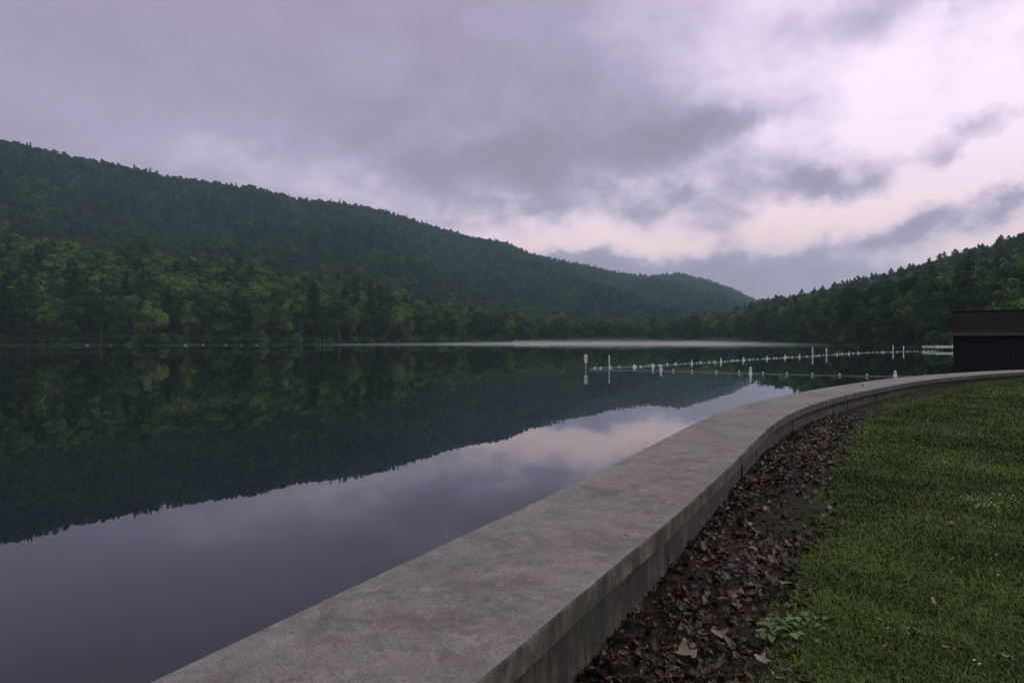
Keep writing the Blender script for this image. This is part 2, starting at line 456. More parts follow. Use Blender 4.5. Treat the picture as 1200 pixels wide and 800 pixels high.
LCOL = np.array([(.030,.019,.015),(.045,.028,.022),(.06,.04,.034),(.085,.055,.046),(.022,.015,.013),(.13,.092,.082),(.19,.15,.145),(.075,.034,.024)])
LCOL = LCOL*np.array([.86, .66, .56])
LP = np.array([.27,.17,.12,.09,.21,.06,.05,.03])
def rotmats(n, tilt):
    az = rng.random(n)*6.283; tx = rng.normal(0, tilt, n); ty = rng.normal(0, tilt, n)
    R = np.zeros((n, 3, 3))
    for i in range(n):
        R[i] = np.array((Matrix.Rotation(az[i], 3, 'Z') @ Matrix.Rotation(tx[i], 3, 'X') @ Matrix.Rotation(ty[i], 3, 'Y')))
    return R
def litter(n):
    si = rng.integers(120, int(22/.05)+60, n); s = S[si]
    Yd = CV[si][:, 1]
    e = edge_t(s, 0, Yd+.25)
    t = rng.random(n)**.95*(e+.19)-.085
    P = CV[si]+NR[si]*t[:, None]
    dens = patch(P[:, 0], P[:, 1], 1.7)
    bare = (np.abs(P[:, 1]-5.9) < .75) & (t > .25)      # trampled bare soil patch
    small = rng.random(n) < .5
    k = (rng.random(n) < .72+.4*dens) & ~(bare & (rng.random(n) < .8)); si, P, t, e = si[k], P[k], t[k], e[k]; n = len(P)
    pile = .035*np.clip(1-np.abs(t-.3)/.5, 0, 1)
    z = lawn_height(P[:, 0], P[:, 1], np.maximum(t, 0))+rng.random(n)*pile+.006
    R = rotmats(n, .6); sc = np.where(rng.random(n) < .5, .010+.016*rng.random(n), .024+.05*rng.random(n)**1.8)
    Vs = []; L = []; Z = []; Cc = []; base = 0
    ci = rng.choice(len(LCOL), n, p=LP)
    for i in range(n):
        Vv, Ff = LEAFS[i % 8]
        W = (Vv*np.array([1, 1, .8])*sc[i]) @ R[i].T + np.array([P[i, 0], P[i, 1], z[i]])
        Vs.append(W)
        for f in Ff: L += [base+q for q in f]; Z.append(len(f))
        base += len(Vv); Cc.append(np.repeat((LCOL[ci[i]]*(.7+.6*rng.random()))[None], len(Vv), 0))
    return np_mesh('leaf_litter', np.vstack(Vs), L, Z, M_LEAF, np.vstack(Cc))
tag(obj('leaf_litter', litter(26000)), 'brown dead leaves lying thick on dark soil along the wall foot', 'leaf litter', kind='stuff')

def leaf_mesh(k, col):
    Vv, Ff = LEAFS[k]; L = []; Z = []
    for f in Ff: L += f; Z.append(len(f))
    mb = np_mesh('fallen_leaf', Vv*np.array([1, 1, .8]), L, Z, M_LEAF, np.repeat(np.array(col)[None], len(Vv), 0))
    return mb
def at_ground(px, py, lift=.012, plane=None):
    """walk the ray through a pixel down to the near ground (or a plane)"""
    dx, dz = (px-600)/F, (HOR-py)/F
    Y = 1.5
    if plane is not None:
        Y = (plane-EYE)/dz; return Vector((dx*Y, Y, plane+lift))
    while Y < 40:
        P = np.array([[dx*Y, Y]]); t, _ = dist_wall(P); z = float(lawn_height(P[:, 0], P[:, 1], np.maximum(t, 0))[0])
        if EYE+dz*Y <= z: return Vector((dx*Y, Y, z+lift))
        Y += .01
def put_leaf(px, py, size, k, col, label, group=None, plane=None, lift=.012, tilt=.25):
    o = obj('fallen_leaf', leaf_mesh(k, col)); o.location = at_ground(px, py, lift, plane)
    o.scale = (size,)*3; o.rotation_euler = (rng.normal(0, tilt), rng.normal(0, tilt), rng.random()*6.28)
    tag(o, label, 'leaf', group); return o
put_leaf(1108, 772, .08, 0, (.10,.042,.026), 'reddish brown dead leaf on the grass at the lower right, the largest there', lift=.05)
put_leaf(1182, 782, .07, 6, (.05,.024,.018), 'dark brown dead leaf in the grass right of the large reddish leaf', lift=.04)
put_leaf(1118, 663, .05, 2, (.15,.06,.045), 'small orange brown leaf in the lawn above a second orange leaf', lift=.04)
put_leaf(1092, 712, .055, 4, (.12,.045,.035), 'small orange brown leaf in the lawn below another orange leaf', lift=.04)
put_leaf(1040, 768, .05, 6, (.10,.05,.038), 'small brown leaf in the grass left of the large reddish leaf', lift=.04)
put_leaf(1115, 618, .045, 1, (.16,.08,.04), 'small tan leaf beside the yellow green clover patch', lift=.04)
put_leaf(843, 752, .10, 4, (.15,.095,.07), 'big pale pinkish tan leaf on top of the litter near the lawn edge', lift=.045)
put_leaf(893, 782, .08, 6, (.13,.10,.085), 'pale tan leaf under the broad leaved weed', lift=.03)
put_leaf(868, 612, .08, 2, (.19,.16,.15), 'pale grey leaf on bare soil by the wall, left of its smaller twin', lift=.03)
put_leaf(880, 618, .05, 4, (.17,.145,.135), 'small pale grey leaf just right of a larger pale leaf on bare soil', lift=.03)
put_leaf(920, 690, .085, 0, (.13,.09,.07), 'broad pale leaf where the litter meets the lawn', lift=.03)
put_leaf(806, 778, .11, 2, (.11,.078,.06), 'long pale brown leaf lying low in the litter near the picture edge', lift=.04)
put_leaf(962, 465, .06, 3, (.035,.025,.022), 'small dark leaf on the wall cap, nearer one of two', plane=WTOP+.005, lift=.008)
put_leaf(1011, 452, .07, 5, (.03,.022,.02), 'small dark leaf on the wall cap, just beyond the nearer one', plane=WTOP+.005, lift=.008)
put_leaf(880, 478, .05, 1, (.04,.03,.025), 'tiny dark leaf scrap at the lake edge of the wall cap', plane=WTOP+.005, lift=.008)
put_leaf(1085, 439.4, .12, 3, (.03,.022,.02), 'dark leaf far along the wall cap, left one of the last pair', plane=WTOP+.005, lift=.02)
put_leaf(1107, 438.2, .12, 5, (.03,.022,.02), 'dark leaf far along the wall cap, right one of the last pair', plane=WTOP+.005, lift=.02)
for k, (px, py) in enumerate([(746,627),(1168,656),(1170,680),(1142,783),(1148,787),(1087,494.5),(1071,461)]):
    w = MB(); n = 7; s = .007 if py > 600 else .016
    if k == 0: s = .006
    V = [(0, 0, .5*s)]+[(math.cos(a*2*math.pi/n)*s*(1+.25*math.sin(a*3.)), math.sin(a*2*math.pi/n)*s*.7, .15*s*math.sin(a*2)) for a in range(n)]
    w.add(V, [(0, 1+i, 1+(i+1) % n) for i in range(n)])
    V2 = [(0, 0, -.2*s)]+[tuple(v) for v in V[1:]]
    w.add(V2, [(0, 1+(i+1) % n, 1+i) for i in range(n)])
    o = w.build('white_petal', M_WHITE, None, True)
    if k == 0: o.location = at_ground(px, py, .008, WTOP+.005); tag(o, 'tiny white fleck lying alone on the near wall cap', 'petal')
    else: o.location = at_ground(px, py, .035); tag(o, 'tiny white petal lying in the lawn grass', 'petal', 'white petals scattered in the lawn')

M_TWIG = simple('dead_twig', (.07, .055, .045), .85, .3, 60, .3)
for k in range(16):
    px = random.uniform(720, 960); py = random.uniform(600, 790)
    if (px-720)/240 < (790-py)/260-.05 or (px-790)/170 > (800-py)/200+.4: continue
    p = at_ground(px, py, .03); L = random.uniform(.05, .16); a = random.random()*6.28; mb = MB()
    q = [(L*(t_-.5), .012*math.sin(t_*5+k), .012*math.sin(t_*3+k*2)) for t_ in (0, .25, .5, .75, 1)]
    mb.tube(q, [.0028, .0026, .0022, .0018, .001], 5); mb.tube([q[2], (q[2][0]+L*.2, L*.18, .01)], [.0018, .0008], 5)
    o = mb.build('twig', M_TWIG, None, True); o.location = p; o.rotation_euler = (0, 0, a)
    tag(o, 'thin dead twig lying among the brown leaves', 'twig', 'twigs in the leaf litter')
# ------------------------------------------------------------------ weeds
def weed(px, py, n, size, label, col, upright=.6, spread=1.0, group=None):
    root = empty('broad_leaved_weed' if size > .05 else 'clover_plant', at_ground(px, py, -.01))
    tag(root, label, 'weed', group)
    Vs = []; L = []; Z = []; Cc = []; base = 0; st = MB()
    for i in range(n):
        a = rng.random()*6.283; r = spread*(.01+size*1.7*rng.random()); h = size*(.3+upright*rng.random()*1.3)
        c = np.array([r*math.cos(a), r*math.sin(a), h])
        st.tube([(c[0]*.2, c[1]*.2, 0), (c[0]*.6, c[1]*.6, h*.7), tuple(c)], .0015, 4)
        s = size*(.6+.6*rng.random())
        # pointed oval leaf folded along its midrib
        prof = [(0,.0),(.2,.28),(.5,.36),(.8,.2),(1,0)]
        pts = []
        for (x, y) in prof: pts += [(x, y, abs(y)*.5-.25*x*x), (x, 0, -.25*x*x), (x, -y, abs(y)*.5-.25*x*x)]
        R = np.array(Matrix.Rotation(a, 3, 'Z') @ Matrix.Rotation(-.5+rng.random()*.6, 3, 'Y'))
        W = (np.array(pts)*s) @ R.T+c
        Vs.append(W)
        for k in range(4):
            q = base+k*3
            L += [q, q+1, q+4, q+3, q+1, q+2, q+5, q+4]; Z += [4, 4]
        base += len(pts); Cc.append(np.repeat((np.array(col)*(.6+.7*rng.random()))[None], len(pts), 0))
    obj('leaves', np_mesh('leaves', np.vstack(Vs), L, Z, M_WEED, np.vstack(Cc)), root)
    st.build('stems', M_WEED2, root)
M_WEED2 = simple('weed_stem', (.05, .08, .025), .7, 0, 30, .2)
weed(905, 748, 26, .052, 'leafy green weed with broad leaves at the lower lawn edge', (.07,.125,.022), 1.0, 1.3)
weed(938, 742, 22, .048, 'leafy green weed just right of another at the lower lawn edge', (.06,.11,.02), .8, 1.3)
weed(950, 735, 10, .05, 'green weed between the leafy pair and the open lawn', (.06,.12,.03), .5, 1.2)
weed(878, 585, 16, .05, 'small green weed growing against the wall beside bare soil', (.045,.075,.02), .8, 1.2)
weed(888, 690, 7, .04, 'lone flat green weed leaf cluster amid the dead leaves', (.03,.07,.02), .2, 1.0)
weed(856, 648, 6, .045, 'small dull green sprig beside the wall foot', (.035,.065,.02), .2, 1.0)
for k, (px, py) in enumerate([(1150,588),(1168,592),(1132,586),(1178,586),(1158,597)]):
    weed(px, py, 16, .034, 'bright yellow green clover clump in the lawn near the right edge', (.16,.21,.04), .7, 1.6, 'clover clumps in the lawn')
for k, (px, py) in enumerate([(985,522),(999,540),(1000,640),(1060,735),(958,560)]):
    weed(px, py, 10, .03, 'small bright green tuft of clover near the left part of the lawn', (.12,.18,.035), .7, 1.6, 'small clover tufts along the lawn')

# ------------------------------------------------------------------ terrain round the lake
KX = [-500, -200, 0, 150, 300, 450, 600, 750, 850, 900, 1000, 1100, 1200, 1500, 1900]
YS = [215, 240, 255, 262, 282, 335, 410, 440, 430, 390, 240, 172, 150, 130, 115]
def shoreY(px): return np.interp(px, KX, YS)
def rowz(px, xs, ys): return np.interp(px, xs, ys)
FX = [-500,-200,0,50,100,180,250,300,350,400,450,500,550,600,700,800,850,880,900,950,1000,1050,1100,1150,1200,1350,1600,1900]
FYp= [215,240,262,268,275,285,298,300,312,320,330,342,352,360,367,369,364,353,345,337,325,312,295,280,262,225,190,180]
FYc = ([-500,0,300,450,600,750,850,900,1000,1100,1200,1900],[350,365,385,430,490,520,540,640,620,590,560,480])
BX = [-500,-300,0,50,100,150,200,250,300,350,400,450,500,550,600,617,673,716,758,787,795,832,855,880,910,1000,1900]
BYp= [95,118,167,180,190,199,209,216,222,236,241,250,265,280,291,299,312,322,326,325,324,332,341,353,370,400,400]
BYc = ([-500,0,300,600,800,880,1000,1900],[760,850,1050,1550,2200,2600,2800,2900])
TH_F, TH_B = 17.0, 10.0
def profile(px, Y):
    px = np.asarray(px, float); Y = np.asarray(Y, float)
    ys = shoreY(px); yf = np.interp(px, *FYc); yb = np.interp(px, *BYc)
    zf = EYE+(HOR-np.interp(px, FX, FYp))/F*yf-TH_F; zf = np.maximum(zf, 2)
    zb = EYE+(HOR-np.interp(px, BX, BYp))/F*yb-TH_B; zb = np.maximum(zb, 3)
    yv = yf+(yb-yf)*.12; zv = np.maximum(zf*.75, 2)
    yv = np.where(px > 880, yf+150, yv)
    z = np.where(Y < ys, (Y-ys)*.12, 0)
    k = np.clip((Y-ys)/18, 0, 1); z = z+np.where(Y >= ys, .25+1.6*k, 0)
    k = np.clip((Y-ys-12)/(yf-ys-12), 0, 1); k1 = k**1.15
    z = z+np.where(Y >= ys, (zf-1.8)*k1, 0)
    k = np.clip((Y-yf)/(yv-yf), 0, 1); k = k*k*(3-2*k)
    z = np.where(Y > yf, zf+(zv-zf)*k, z)
    k = np.clip((Y-yv)/(yb-yv), 0, 1); ke = k*(1.0)+.12*np.sin(k*math.pi)
    z = np.where(Y > yv, zv+(zb-zv)*np.minimum(ke, 1.05*k+.0), z)
    k = np.clip((Y-yb)/600, 0, 2); z = np.where(Y > yb, zb*(1-.35*k), z)
    X = (px-600)/F*Y
    bum = (np.sin(X*.017+Y*.006)+np.sin(X*.041-Y*.013+2)*.45+np.sin(X*.007+1.1)*.6)
    amp = np.clip((Y-ys-60)/400, 0, 1)*np.clip((yb-Y)/np.maximum(250, (yb-yf)*.5), 0, 1)*np.where(Y > yf, 9.0, 4.5)
    return z+bum*amp*np.where((Y > yf), 1.0, .25)
pxs = np.linspace(-500, 1900, 200)
rows = np.r_[0, np.linspace(.02, 1, 30)]
V = []; nr = 0
for px in pxs:
    ys = float(shoreY(px)); yf = float(np.interp(px, *FYc)); yb = float(np.interp(px, *BYc))
    Ys_ = np.r_[ys-22, ys-6, ys-.5, ys+.1, ys+2, ys+6, ys+12, np.linspace(ys+20, yf, 10), np.linspace(yf, yb, 34)[1:], yb+60, yb+200, yb+600]
    nr = len(Ys_); z = profile(np.full(nr, px), Ys_)
    for y, zz in zip(Ys_, z): V.append(((px-600)/F*y, y, zz))
Fs = []
for a in range(len(pxs)-1):
    for k in range(nr-1): Fs.append((a*nr+k, (a+1)*nr+k, (a+1)*nr+k+1, a*nr+k+1))
tag(obj('hills', new_mesh('hills', V, Fs, M_FORESTFLOOR, True)), kind='structure')

# lake: one sheet
wv = [(-2600,-400,0),(2600,-400,0),(2600,3600,0),(-2600,3600,0)]
tag(obj('water', new_mesh('water', wv, [(0,1,2,3)], M_WATER)), kind='structure')

# ------------------------------------------------------------------ trees
def leaf_faces(C, D, fs, r):
    """irregular quads at centres C, facing roughly D"""
    n = len(C); Nn = D+r.normal(0, .38, (n, 3)); Nn /= np.linalg.norm(Nn, axis=1)[:, None]
    A = np.cross(Nn, r.normal(0, 1, (n, 3))); A /= np.linalg.norm(A, axis=1)[:, None]+1e-9
    B = np.cross(Nn, A); fs = fs*(.6+.8*r.random(n))
    a = A*fs[:, None]*.5; b_ = B*fs[:, None]*.42
    Vq = np.stack([C-a+b_*(.2*r.normal(size=(n, 1))), C-b_*(.8+.4*r.random((n, 1))), C+a*(.8+.4*r.random((n, 1))), C+b_*(.8+.4*r.random((n, 1)))], 1)
    return Vq.reshape(-1, 3)
def crown(name, H, R, z0, nl, nf, fs, mat, seed, shape='round'):
    r = np.random.default_rng(seed); Cs = []; Ds = []; Tt = []
    if shape in ('round', 'tall'):
        cz = (z0+H)/2; hz = (H-z0)/2
        for k in range(nl):
            d = r.normal(0, 1, 3); d /= np.linalg.norm(d); rad = r.random()**.4*.80
            c = np.array([d[0]*R*rad, d[1]*R*rad, cz+d[2]*hz*rad*1.0])
            wz = 1-.35*max(0, (c[2]-cz)/hz)
            rc = R*(.27+.21*r.random())*wz
            m = int(nf/nl*(.6+.8*r.random())); q = r.normal(0, 1, (m, 3)); q[:, 2] += .45; q /= np.linalg.norm(q, axis=1)[:, None]
            rr_ = rc*(.84+.26*r.random(m)**1.2); st = 1.0 if shape == 'round' else 1.25
            Cs.append(c+q*rr_[:, None]*np.array([1, 1, st*.85])); Ds.append(q); Tt.append(np.full(m, r.random())*.5+.5*r.random(m))
    elif shape == 'pine':
        nlv = nl
        for k in range(nlv):
            f = k/(nlv-1); z = z0+(H-z0)*f**.9
            rad = R*(1-f)**.6*(.55+.45*math.sin(min(1, f*3+.35)*1.57))*(.8+.35*r.random())+.3
            nb = r.integers(4, 7)
            for j in range(nb):
                a = r.random()*6.283; L = rad*(.6+.5*r.random()); m = int(nf/nlv/nb*(.5+1.2*L/R))+3
                u = r.random(m)**.6*L; lat = r.normal(0, .16, m)*L*(.5+u/L)
                C = np.c_[u*math.cos(a)-lat*math.sin(a), u*math.sin(a)+lat*math.cos(a), z+.18*u-.05*u*u/R+r.normal(0, .22, m)]
                Cs.append(C); q = np.zeros((m, 3)); q[:, 2] = 1; q[:, 0] = .4*math.cos(a); q[:, 1] = .4*math.sin(a); Ds.append(q); Tt.append(np.full(m, r.random())*.5+.5*r.random(m))
    elif shape == 'cone':
        m = nf; f = r.random(m)**1.3; a = r.random(m)*6.283
        lv = np.floor(f*nl)/nl; rad = R*(1-f)**.85*(.75+.35*r.random(m))*(1-.5*((f*nl) % 1))+.12
        rad *= 1+.2*np.sin(a*5+lv*40)
        C = np.c_[rad*np.cos(a), rad*np.sin(a), z0+(H-z0)*f-rad*.15]
        q = np.c_[np.cos(a), np.sin(a), np.full(m, .7)]; Cs.append(C); Ds.append(q); Tt.append(r.random(m))
    C = np.vstack(Cs); D = np.vstack(Ds); Tt = np.concatenate(Tt)
    V = leaf_faces(C, D, np.full(len(C), fs), r); n = len(C)
    col = np.repeat(np.c_[Tt, Tt, Tt], 4, axis=0)
    return np_mesh(name, V, np.arange(n*4), np.full(n, 4), mat, col)
def trunk(name, H, r0, z0, R, mat, seed, limbs=6, lean=.3):
    rnd = random.Random(seed); mb = MB()
    pts = [(0, 0, -1.0)]; x = y = 0
    for k in range(1, 7):
        x += rnd.uniform(-1, 1)*lean*.3; y += rnd.uniform(-1, 1)*lean*.3; pts.append((x, y, H*.86*k/6))
    mb.tube(pts, [r0*1.25]+[r0*(1-.13*k) for k in range(1, 7)], 7)
    for k in range(limbs):
        zz = z0*.75+(H*.8-z0*.75)*(k+.3)/limbs; a = rnd.random()*6.283; L = R*rnd.uniform(.5, .85)*(1-.4*k/limbs)
        f = zz/(H*.86)*6; i = min(int(f), 5); px_, py_ = pts[i][0], pts[i][1]
        mb.tube([(px_, py_, zz), (px_+math.cos(a)*L*.5, py_+math.sin(a)*L*.5, zz+L*.3), (px_+math.cos(a)*L, py_+math.sin(a)*L, zz+L*.65)], [r0*.4, r0*.25, r0*.08], 5)
    return mb.mesh(name, mat, True)
# the kinds: (key, label words, crowns, trunks, height)
KINDS = {}
def kind(key, words, cat, H, R, z0, nl, nf, fs, mat, shape, bark, r0, n=2, limbs=6, seed=0):
    L = []
    for k in range(n):
        L.append((crown('crown', H, R, z0, nl, nf, fs, mat, seed+k*17, shape), trunk('trunk', H, r0, z0, R, bark, seed+k, limbs)))
    KINDS[key] = dict(words=words, cat=cat, H=H, R=R, var=L)
kind('round_broadleaf_tree', 'round light green tree', 'tree', 20, 6.4, 1.8, 17, 4200, .66, M_BROAD, 'round', M_BARK, .3, 3, 7, 100)
kind('tall_broadleaf_tree', 'tall oval green tree', 'tree', 25, 5.2, 2.5, 20, 4400, .66, M_BROAD, 'tall', M_PALEB, .22, 3, 8, 200)
kind('dark_broadleaf_tree', 'heavy dark green tree', 'tree', 22, 6.2, 1.5, 17, 4200, .66, M_DARKL, 'round', M_BARK, .3, 3, 7, 300)
kind('white_pine_tree', 'tall layered dark pine', 'pine', 28, 5.2, 3.5, 19, 4600, .6, M_PINE, 'pine', M_BARK, .25, 3, 0, 400)
kind('hemlock_tree', 'narrow pointed evergreen', 'conifer', 22, 3.4, 1.0, 14, 3400, .55, M_PINE, 'cone', M_BARK, .2, 2, 0, 500)
kind('shoreline_bush', 'low rounded bush', 'bush', 3.2, 2.6, .1, 9, 1000, .42, M_DARKL, 'round', M_BARK, .06, 3, 4, 600)

ZONES = [(-120, 90, 'at the left end of the shore'), (90, 190, 'beside the far left pines'), (190, 300, 'under the middle of the long ridge'),
 (300, 400, 'where the bright left treetops step down'), (400, 500, 'near the left start of the mist'),
 (500, 600, 'behind the mist left of the float line sign'), (600, 700, 'behind the float line sign and mist'), (700, 800, 'below the hazy distant ridge'),
 (800, 880, 'where the two hills meet'), (880, 960, 'at the tip of the right hill'), (960, 1040, 'below the right hill behind float poles'),
 (1040, 1110, 'below the right hill left of the hut'), (1110, 1300, 'on the right hill behind the hut')]
def zone(px):
    for a, b_, w in ZONES:
        if a <= px < b_: return w
    return None
used = {}
def put_tree(key, px, Y, sc, rowname, top=None):
    K = KINDS[key]; v = random.randrange(len(K['var'])); cm, tm = K['var'][v]
    z = float(profile(px, Y))
    o = empty(key, ((px-600)/F*Y, Y, z-.1), random.random()*6.28)
    sx = sc*random.uniform(.88, 1.15); o.scale = (sx, sx, sc)
    zn = zone(px)
    tag(o, K['words']+' '+rowname+' '+zn, K['cat'], K['words']+'s '+rowname+' '+zn)
    obj('crown', cm, o); obj('trunk', tm, o)
    used[key] = used.get(key, 0)+1
    return o
def mixkind(px, row, r):
    if px < 60:  w = [.04,.14,.22,.6,.0]
    elif px < 260: w = [.08,.18,.26,.46,.02]
    elif px < 480: w = [.36,.27,.25,.1,.02]
    elif px < 870: w = [.28,.15,.5,.05,.02]
    else: w = [.17,.15,.67,.01,0]
    if row >= 2 and px < 480: w = [.35,.33,.12,.15,.05]
    return list(KINDS)[r.choices(range(5), w)[0]]
r = random.Random(42); ntree = 0
# walk the shore in world space so trees stand about 6-7 m apart
def shore_walk(off, gap, lo=-110, hi=1235):
    px = lo; out = []
    while px < hi:
        Y = float(shoreY(px))+off; out.append(px)
        e = 1.0; Y2 = float(shoreY(px+e))+off
        d = math.hypot((px+e-600)/F*Y2-(px-600)/F*Y, Y2-Y)
        px += max(gap*(.75+.5*r.random())/d, 4.0)
    return out
placed = []
row_names = ['in front row', 'in second row', 'in third row']
for row, (off, gap) in enumerate([(5, 6.8), (14, 7.6), (25, 9.5)]):
    for px in shore_walk(off, gap):
        Y = float(shoreY(px))+off+r.uniform(-3, 3)
        key = mixkind(px, row, r); K = KINDS[key]
        # canopy height allowed by the skyline of the photo there
        zt = EYE+(HOR-float(np.interp(px, FX, FYp)))/F*Y-float(profile(px, Y))
        want = K['H']*r.uniform(.78, 1.05)
        lim = zt*r.uniform(.86, 1.0)*(1.0 if row else .9)
        if px > 480: h = min(want, lim)
        else: h = min(want, lim)
        h = max(h, 7)
        put_tree(key, px, Y, h/K['H'], row_names[row]); ntree += 1
for px in shore_walk(1.5, 5.0):
    if r.random() < .8:
        put_tree('shoreline_bush', px, float(shoreY(px))+r.uniform(.8, 3), r.uniform(.6, 1.7), "at the water's edge")
print('individual trees', ntree, used)

# hillside forest: instances of light-weight crowns on points
lib = bpy.data.collections.new('forest_library')
def lib_tree(name, cm):
    o = bpy.data.objects.new(name, cm); lib.objects.link(o); return o
FARK = [('forest_crown', crown('c', 15, 5.2, 1, 11, 620, 1.25, M_FAR, 901, 'round')), ('forest_crown', crown('c', 16, 5.6, 1, 11, 620, 1.25, M_FARL, 902, 'round')),
        ('forest_crown', crown('c', 17, 4.6, 1, 11, 620, 1.25, M_FARD, 903, 'tall')), ('forest_crown', crown('c', 14, 5.6, 1, 13, 680, 1.25, M_FAR, 904, 'round')),
        ('forest_pine', crown('c', 17, 3.6, 2, 11, 480, 1.0, M_PINE, 905, 'cone'))]
NEARK = [('forest_crown', crown('c', 17, 6.6, 1, 14, 2300, .9, M_BROAD, 911, 'round')), ('forest_crown', crown('c', 18, 5.8, 1, 14, 2300, .9, M_BROAD, 912, 'tall')),
         ('forest_crown', crown('c', 17, 6.7, 1, 14, 2300, .9, M_DARKL, 913, 'round')), ('forest_crown', crown('c', 16, 6.8, 1, 13, 2300, .9, M_BROAD, 914, 'round')),
         ('forest_pine', crown('c', 19, 4.6, 2, 14, 1700, .8, M_PINE, 915, 'pine')), ('forest_crown', crown('c', 16, 6.2, 1, 14, 2300, .9, M_DARKL, 916, 'round'))]
def gn_forest(name, pts, scl, rot, pick, protos, label):
    coll = bpy.data.collections.new(name+'_kinds')
    for k, (nm, cm) in enumerate(protos):
        o = bpy.data.objects.new('%s_%d' % (nm, k), cm); coll.objects.link(o)
    me = bpy.data.meshes.new(name); me.vertices.add(len(pts)); me.vertices.foreach_set('co', np.asarray(pts, np.float32).ravel())
    for an, ty, da, key in (('scl', 'FLOAT_VECTOR', scl, 'vector'), ('rot', 'FLOAT_VECTOR', rot, 'vector'), ('pick', 'INT', pick, 'value')):
        a = me.attributes.new(an, ty, 'POINT'); a.data.foreach_set(key, np.asarray(da).ravel())
    me.update(); o = obj(name, me); tag(o, label, 'forest', kind='stuff')
    ng = bpy.data.node_groups.new(name, 'GeometryNodeTree')
    ng.interface.new_socket('Geometry', in_out='INPUT', socket_type='NodeSocketGeometry')
    ng.interface.new_socket('Geometry', in_out='OUTPUT', socket_type='NodeSocketGeometry')
    N = ng.nodes; L = ng.links
    gi = N.new('NodeGroupInput'); go = N.new('NodeGroupOutput'); ip = N.new('GeometryNodeInstanceOnPoints'); ci = N.new('GeometryNodeCollectionInfo')
    ci.inputs['Collection'].default_value = coll; ci.inputs['Separate Children'].default_value = True; ci.inputs['Reset Children'].default_value = True
    def na(nm, dt):
        n = N.new('GeometryNodeInputNamedAttribute'); n.data_type = dt; n.inputs['Name'].default_value = nm; return n.outputs['Attribute']
    L.new(gi.outputs[0], ip.inputs['Points']); L.new(ci.outputs[0], ip.inputs['Instance'])
    ip.inputs['Pick Instance'].default_value = True
    L.new(na('pick', 'INT'), ip.inputs['Instance Index']); L.new(na('scl', 'FLOAT_VECTOR'), ip.inputs['Scale'])
    er = N.new('FunctionNodeEulerToRotation'); L.new(na('rot', 'FLOAT_VECTOR'), er.inputs[0]); L.new(er.outputs[0], ip.inputs['Rotation'])
    L.new(ip.outputs[0], go.inputs[0])
    md = o.modifiers.new('scatter', 'NODES'); md.node_group = ng
    return o
def scatter(lo, hi, nearfn, farfn, spacing):
    """jittered grid over the terrain between two depth curves"""
    P = []; Y = 150.0
    while Y < 2900:
        sp = spacing(Y); px = lo+rng.random()*sp*F/Y
        while px < hi:
            if nearfn(px) < Y < farfn(px): P.append((px+rng.normal(0, .22)*sp*F/Y, Y+rng.normal(0, .25)*sp))
            px += sp*F/Y
        Y += sp
    return np.array(P)
# near hill, behind the individual rows
P = scatter(-200, 1330, lambda p: shoreY(p)+29, lambda p: np.interp(p, *FYc)+(8 if p < 870 else 40), lambda Y: 7.4)
z = profile(P[:, 0], P[:, 1]); n = len(P); s = rng.uniform(.72, 1.1, n)*np.where(P[:, 0] > 480, .85, 1)
fr = np.clip((P[:, 1]-shoreY(P[:, 0]))/(np.interp(P[:, 0], *FYc)-shoreY(P[:, 0])), 0, 1.0)
zt = EYE+(HOR-np.interp(P[:, 0], FX, FYp))/F*P[:, 1]-z
s = np.minimum(s, np.maximum(zt, 6)/17*rng.uniform(.85, 1.03, n))
W = np.c_[(P[:, 0]-600)/F*P[:, 1], P[:, 1], z-.6]
gn_forest('near_hillside_forest', W, np.c_[s*rng.uniform(1.1, 1.35, n), s*1.22, s].astype(np.float32), np.c_[np.zeros(n), np.zeros(n), rng.random(n)*6.28].astype(np.float32), np.where(P[:, 0] > 850, rng.choice(6, n, p=[.12, .08, .40, .08, .02, .30]), rng.choice(6, n, p=[.26, .18, .20, .18, .03, .15])).astype(np.int32), NEARK, 'dense green forest rising behind the shoreline trees')
print('near forest', n)
# the long ridge
def pick_far(P, n):
    q = patch((P[:, 0]-600)/F*P[:, 1]*.021, P[:, 1]*.019)+rng.normal(0, .45, n)
    return np.where(q > .65, 1, np.where(q < -.75, 4, np.where(q < -.2, 2, np.where(rng.random(n) < .5, 0, 3)))).astype(np.int32)
P = scatter(-330, 905, lambda p: np.interp(p, *FYc)+(np.interp(p, *BYc)-np.interp(p, *FYc))*.10, lambda p: np.interp(p, *BYc)+6, lambda Y: 7.0 if Y < 800 else 7.0+(Y-800)*.0042)
z = profile(P[:, 0], P[:, 1]); n = len(P)
s = (rng.uniform(.5, 1.2, n))*(1+np.maximum(P[:, 1]-1100, 0)/3200)
W = np.c_[(P[:, 0]-600)/F*P[:, 1], P[:, 1], z-.8]
gn_forest('ridge_forest', W, np.c_[s*rng.uniform(.9, 1.15, n), s, s].astype(np.float32), np.c_[np.zeros(n), np.zeros(n), rng.random(n)*6.28].astype(np.float32), pick_far(P, n), FARK, 'dense dark green forest covering the long ridge')
print('ridge forest', n)

